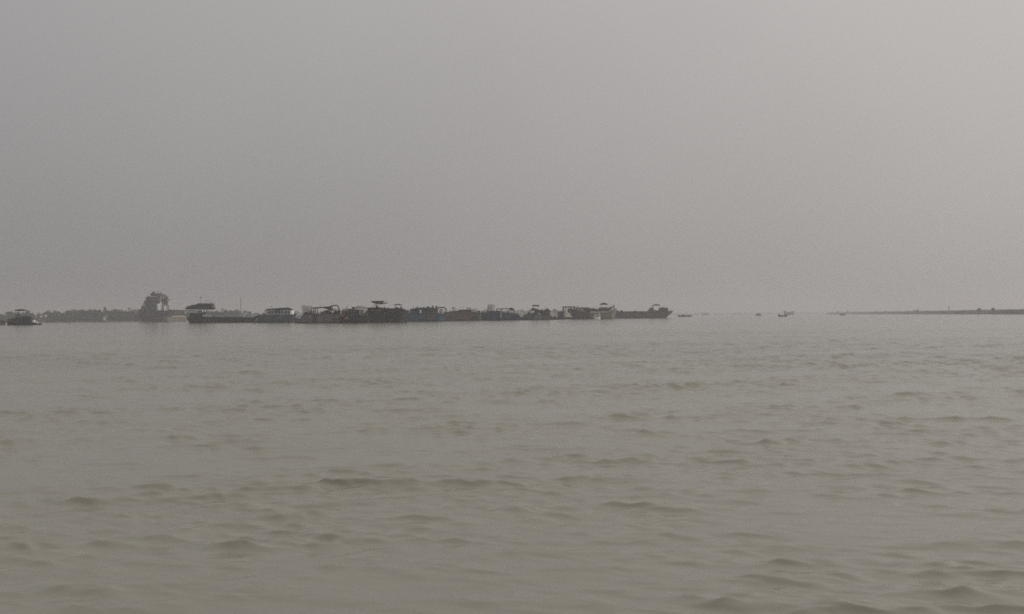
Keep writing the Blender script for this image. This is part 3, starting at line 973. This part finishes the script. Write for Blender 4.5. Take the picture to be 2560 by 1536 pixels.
BT = 'small trees along the right bank'
for px, h, w, lab, sd in (
        (2096, 9, 9, 'small dark tree standing at the tip of the right bank', 51),
        (2119, 9, 5, 'thin upright tree second from the right bank\'s tip', 52),
        (2190, 5.6, 6, 'low bushy tree third from the right bank\'s tip', 53),
        (2213, 6.6, 7, 'rounder bush-like tree fourth from the right bank\'s tip', 54),
        (2291, 6.0, 11, 'wide flat-topped tree midway along the right bank', 55),
        (2447, 5.4, 5.5, 'brownish bush-like tree, second from the right edge of photo', 56),
        (2484, 5.2, 5.5, 'dark knob-shaped tree nearest the right edge of photo', 57)):
    Y = interp(sorted(SP), px) + 12
    tree('bank_tree', lab, px, Y, h - 1.2, w, sd, BT, leaves=420, size=.9, base=.05, z0=3.3, k=6)
pm = tree('tree', 'tall pale hazy tree far behind the right bank', 2373, 2600, 20, 7, 60, None, leaves=420, size=1.3, base=.2)

# ------------------------------------------------------------------ water
def build_water():
    az = list(np.radians(np.linspace(-43, 43, 720)))
    rest = list(np.radians(np.linspace(43, 317, 60))[1:-1])
    az = np.array(az + rest)
    r = [1.2]
    while r[-1] < 260:
        r.append(r[-1] * (1.003 if r[-1] > 5 else 1.02))
    while r[-1] < 6900:
        r.append(r[-1] * 1.05)
    r = np.array(r)
    nr, na = len(r), len(az)
    Rr, A = np.meshgrid(r, az, indexing='ij')
    X = Rr * np.sin(A)
    Y = Rr * np.cos(A)
    Z = np.zeros_like(X)
    DX = np.zeros_like(X)
    DY = np.zeros_like(X)
    step = Rr * .003
    # slow wind pattern: calmer and livelier patches
    env = np.zeros_like(X)
    g = np.random.default_rng(5)
    for lam in (2.3, 4.1, 7.5, 16, 45, 110):
        for _ in range(3):
            th = g.uniform(0, 6.28)
            env += np.sin(2 * np.pi / lam * (.5 * X * np.cos(th) + 1.5 * Y * np.sin(th)) + g.uniform(0, 6.28))
    env = 1.0 + WAVE_ENV * env / 3.0
    env = np.clip(env, .45, 1.9)
    lams = np.geomspace(.11, 3.4, 130)
    far = 1.0 / (1.0 + (Rr / 240.0) ** 2)
    act = (Rr < 400)
    for lam in lams:
        th = g.normal(0, .34) + .08
        if lam < .6:
            th = g.normal(0, .4)
        k = 2 * np.pi / lam
        kx, ky = k * math.sin(th), -k * math.cos(th)
        st = WAVE_STEEP * (lam / 1.3) ** .12 * math.exp(-(math.log(lam / .38) / 1.25) ** 2) * g.uniform(.6, 1.4)
        amp = st / k
        fade = np.clip((lam / (step + 1e-9) - 1.3) / 2.0, 0, 1) * far
        ph = kx * X + ky * Y + g.uniform(0, 6.28)
        w_ = amp * fade * (env if lam < 2.5 else 1.0)
        Z += w_ * np.cos(ph)
        DX -= .9 * w_ * math.sin(th) * np.sin(ph)
        DY += .9 * w_ * math.cos(th) * np.sin(ph)
    sg = float(np.std(Z[(Rr > 6) & (Rr < 40)]))
    Z = sg * (np.exp(.28 * np.clip(Z / sg, -4, 3.5)) - 1) / .28
    co = np.stack([X + DX, Y + DY, Z], -1).reshape(-1, 3)
    co = np.vstack([co, [[0, 0, 0]]]).astype(np.float32)
    i = np.arange(nr - 1)[:, None]
    j = np.arange(na)[None, :]
    j2 = (j + 1) % na
    quads = np.stack([i * na + j, (i + 1) * na + j, (i + 1) * na + j2, i * na + j2], -1).reshape(-1, 4)[:, ::-1]
    j = np.arange(na)
    tris = np.stack([np.full(na, nr * na), j, (j + 1) % na], -1)[:, ::-1]
    me = bpy.data.meshes.new('water')
    nq, nt_ = len(quads), len(tris)
    me.vertices.add(len(co))
    me.vertices.foreach_set('co', co.ravel())
    me.loops.add(nq * 4 + nt_ * 3)
    me.loops.foreach_set('vertex_index', np.concatenate([quads.ravel(), tris.ravel()]).astype(np.int32))
    me.polygons.add(nq + nt_)
    ls = np.concatenate([np.arange(nq) * 4, nq * 4 + np.arange(nt_) * 3]).astype(np.int32)
    me.polygons.foreach_set('loop_start', ls)
    me.polygons.foreach_set('use_smooth', np.ones(nq + nt_, dtype=bool))
    me.update(calc_edges=True)
    me.validate()
    o = bpy.data.objects.new('water', me)
    col.objects.link(o)
    o['kind'] = 'structure'
    m, nt, b = new_mat('muddy_river_water')
    tc = N(nt, 'ShaderNodeTexCoord')
    n0 = N(nt, 'ShaderNodeTexNoise', Scale=.03, Detail=3.0)
    nt.links.new(tc.outputs['Object'], n0.inputs['Vector'])
    rr = N(nt, 'ShaderNodeValToRGB')
    rr.color_ramp.elements[0].position = .35
    rr.color_ramp.elements[0].color = (*[c_ * .93 for c_ in WATER_C], 1)
    rr.color_ramp.elements[1].position = .65
    rr.color_ramp.elements[1].color = (*[c_ * 1.07 for c_ in WATER_C], 1)
    nt.links.new(n0.outputs['Fac'], rr.inputs[0])
    nt.links.new(rr.outputs[0], b.inputs['Base Color'])
    b.inputs['Roughness'].default_value = .11
    b.inputs['IOR'].default_value = 1.333
    mp = N(nt, 'ShaderNodeMapping')
    mp.inputs['Scale'].default_value = (.6, 1.35, 1)
    nt.links.new(tc.outputs['Object'], mp.inputs['Vector'])
    n1 = N(nt, 'ShaderNodeTexNoise', Scale=5.0, Detail=4.0, Roughness=.55)
    nt.links.new(mp.outputs[0], n1.inputs['Vector'])
    n2 = N(nt, 'ShaderNodeTexNoise', Scale=13.0, Detail=3.0, Roughness=.6)
    nt.links.new(mp.outputs[0], n2.inputs['Vector'])
    sm = N(nt, 'ShaderNodeMath', operation='MULTIPLY_ADD')
    nt.links.new(n2.outputs['Fac'], sm.inputs[0])
    sm.inputs[1].default_value = .4
    nt.links.new(n1.outputs['Fac'], sm.inputs[2])
    n3 = N(nt, 'ShaderNodeTexNoise', Scale=1.1, Detail=3.0, Roughness=.5)
    nt.links.new(mp.outputs[0], n3.inputs['Vector'])
    s3 = N(nt, 'ShaderNodeMath', operation='MULTIPLY_ADD')
    nt.links.new(n3.outputs['Fac'], s3.inputs[0])
    s3.inputs[1].default_value = 2.6
    nt.links.new(sm.outputs[0], s3.inputs[2])
    bp = N(nt, 'ShaderNodeBump', Strength=.2, Distance=.04)
    nt.links.new(s3.outputs[0], bp.inputs['Height'])
    nt.links.new(bp.outputs[0], b.inputs['Normal'])
    me.materials.append(m)
    return o


WAVE_STEEP = .036
WAVE_ENV = .36
WATER_C = (.236, .227, .185)
build_water()

# ------------------------------------------------------------------ air
HAZE = 0.00038
hm = bpy.data.materials.new('river_haze')
hm.use_nodes = True
nt = hm.node_tree
nt.nodes.remove(nt.nodes['Principled BSDF'])
pv = nt.nodes.new('ShaderNodeVolumePrincipled')
pv.inputs['Color'].default_value = (.79, .785, .81, 1)
pv.inputs['Density'].default_value = HAZE
pv.inputs['Anisotropy'].default_value = .45
nt.links.new(pv.outputs[0], nt.nodes['Material Output'].inputs['Volume'])
hz = MB().box(-7200, 7200, -7200, 7200, -1.9, 70).build('haze', hm)
hz['kind'] = 'stuff'
hz['label'] = 'pale grey haze hanging over the whole river'
hz['category'] = 'haze'

# ------------------------------------------------------------------ sky and sun
SUN_EL, SUN_AZ = 30.0, 84.0     # degrees above the horizon / right of the view direction
w = bpy.data.worlds.new('World')
sc.world = w
w.use_nodes = True
nt = w.node_tree
bg = nt.nodes['Background']
sky = N(nt, 'ShaderNodeTexSky')
sky.sky_type = 'NISHITA'
sky.sun_disc = False
sky.sun_elevation = R(SUN_EL)
sky.sun_rotation = R(SUN_AZ)
sky.air_density = 1.0
sky.dust_density = 8.0
sky.ozone_density = 1.0
hs = N(nt, 'ShaderNodeHueSaturation', Saturation=.12)
nt.links.new(sky.outputs[0], hs.inputs['Color'])
# overcast veil: brighter overhead and towards the hidden sun
tc = N(nt, 'ShaderNodeTexCoord')
sp = N(nt, 'ShaderNodeSeparateXYZ')
nt.links.new(tc.outputs['Generated'], sp.inputs[0])
mz = N(nt, 'ShaderNodeMapRange')
mz.inputs['From Min'].default_value = 0
mz.inputs['From Max'].default_value = 1
SKY_LOW, SKY_HIGH = 2.54, 6.74
mz.inputs['To Min'].default_value = SKY_LOW
mz.inputs['To Max'].default_value = SKY_HIGH
nt.links.new(sp.outputs['Z'], mz.inputs['Value'])
sd = Vector((math.sin(R(SUN_AZ)) * math.cos(R(SUN_EL)), math.cos(R(SUN_AZ)) * math.cos(R(SUN_EL)), math.sin(R(SUN_EL))))
nrm = N(nt, 'ShaderNodeVectorMath', operation='NORMALIZE')
nt.links.new(tc.outputs['Generated'], nrm.inputs[0])
dp = N(nt, 'ShaderNodeVectorMath', operation='DOT_PRODUCT')
nt.links.new(nrm.outputs[0], dp.inputs[0])
dp.inputs[1].default_value = sd
mxx = N(nt, 'ShaderNodeMath', operation='MULTIPLY_ADD')
nt.links.new(dp.outputs['Value'], mxx.inputs[0])
mxx.inputs[1].default_value = .5
mxx.inputs[2].default_value = .5
pw = N(nt, 'ShaderNodeMath', operation='POWER')
nt.links.new(mxx.outputs[0], pw.inputs[0])
pw.inputs[1].default_value = 2.0
veil = N(nt, 'ShaderNodeVectorMath', operation='SCALE')
veil.inputs[0].default_value = (1.0, .98, .99)
nt.links.new(mz.outputs[0], veil.inputs['Scale'])
glow = N(nt, 'ShaderNodeVectorMath', operation='SCALE')
GLOW = 3.95
glow.inputs[0].default_value = (GLOW, GLOW * .915, GLOW * .835)
nt.links.new(pw.outputs[0], glow.inputs['Scale'])
ad = N(nt, 'ShaderNodeVectorMath', operation='ADD')
nt.links.new(veil.outputs[0], ad.inputs[0])
nt.links.new(glow.outputs[0], ad.inputs[1])
mx = N(nt, 'ShaderNodeMix', data_type='RGBA')
mx.inputs['Factor'].default_value = .88
cn = N(nt, 'ShaderNodeTexNoise', Scale=2.6, Detail=4.0, Roughness=.55)
nt.links.new(tc.outputs['Generated'], cn.inputs['Vector'])
cr = N(nt, 'ShaderNodeMapRange')
cr.inputs['From Min'].default_value = .3
cr.inputs['From Max'].default_value = .7
cr.inputs['To Min'].default_value = .97
cr.inputs['To Max'].default_value = 1.03
nt.links.new(cn.outputs['Fac'], cr.inputs['Value'])
cs = N(nt, 'ShaderNodeVectorMath', operation='SCALE')
nt.links.new(ad.outputs[0], cs.inputs[0])
nt.links.new(cr.outputs[0], cs.inputs['Scale'])
nt.links.new(hs.outputs[0], mx.inputs['A'])
nt.links.new(cs.outputs[0], mx.inputs['B'])
nt.links.new(mx.outputs['Result'], bg.inputs['Color'])
bg.inputs['Strength'].default_value = .08

sl = bpy.data.lights.new('sun', 'SUN')
sl.energy = 1.2
sl.angle = R(12)
sl.color = (1, .91, .80)
so = bpy.data.objects.new('sun', sl)
col.objects.link(so)
so.rotation_euler = sd.to_track_quat('Z', 'Y').to_euler()

sc.view_settings.view_transform = 'Standard'
sc.view_settings.look = 'None'
sc.view_settings.gamma = 1
sc.view_settings.exposure = 0.11
sc.cycles.filter_width = 1.7
sc.cycles.volume_bounces = 1
sc.cycles.use_denoising = False
sc.cycles.max_bounces = 6
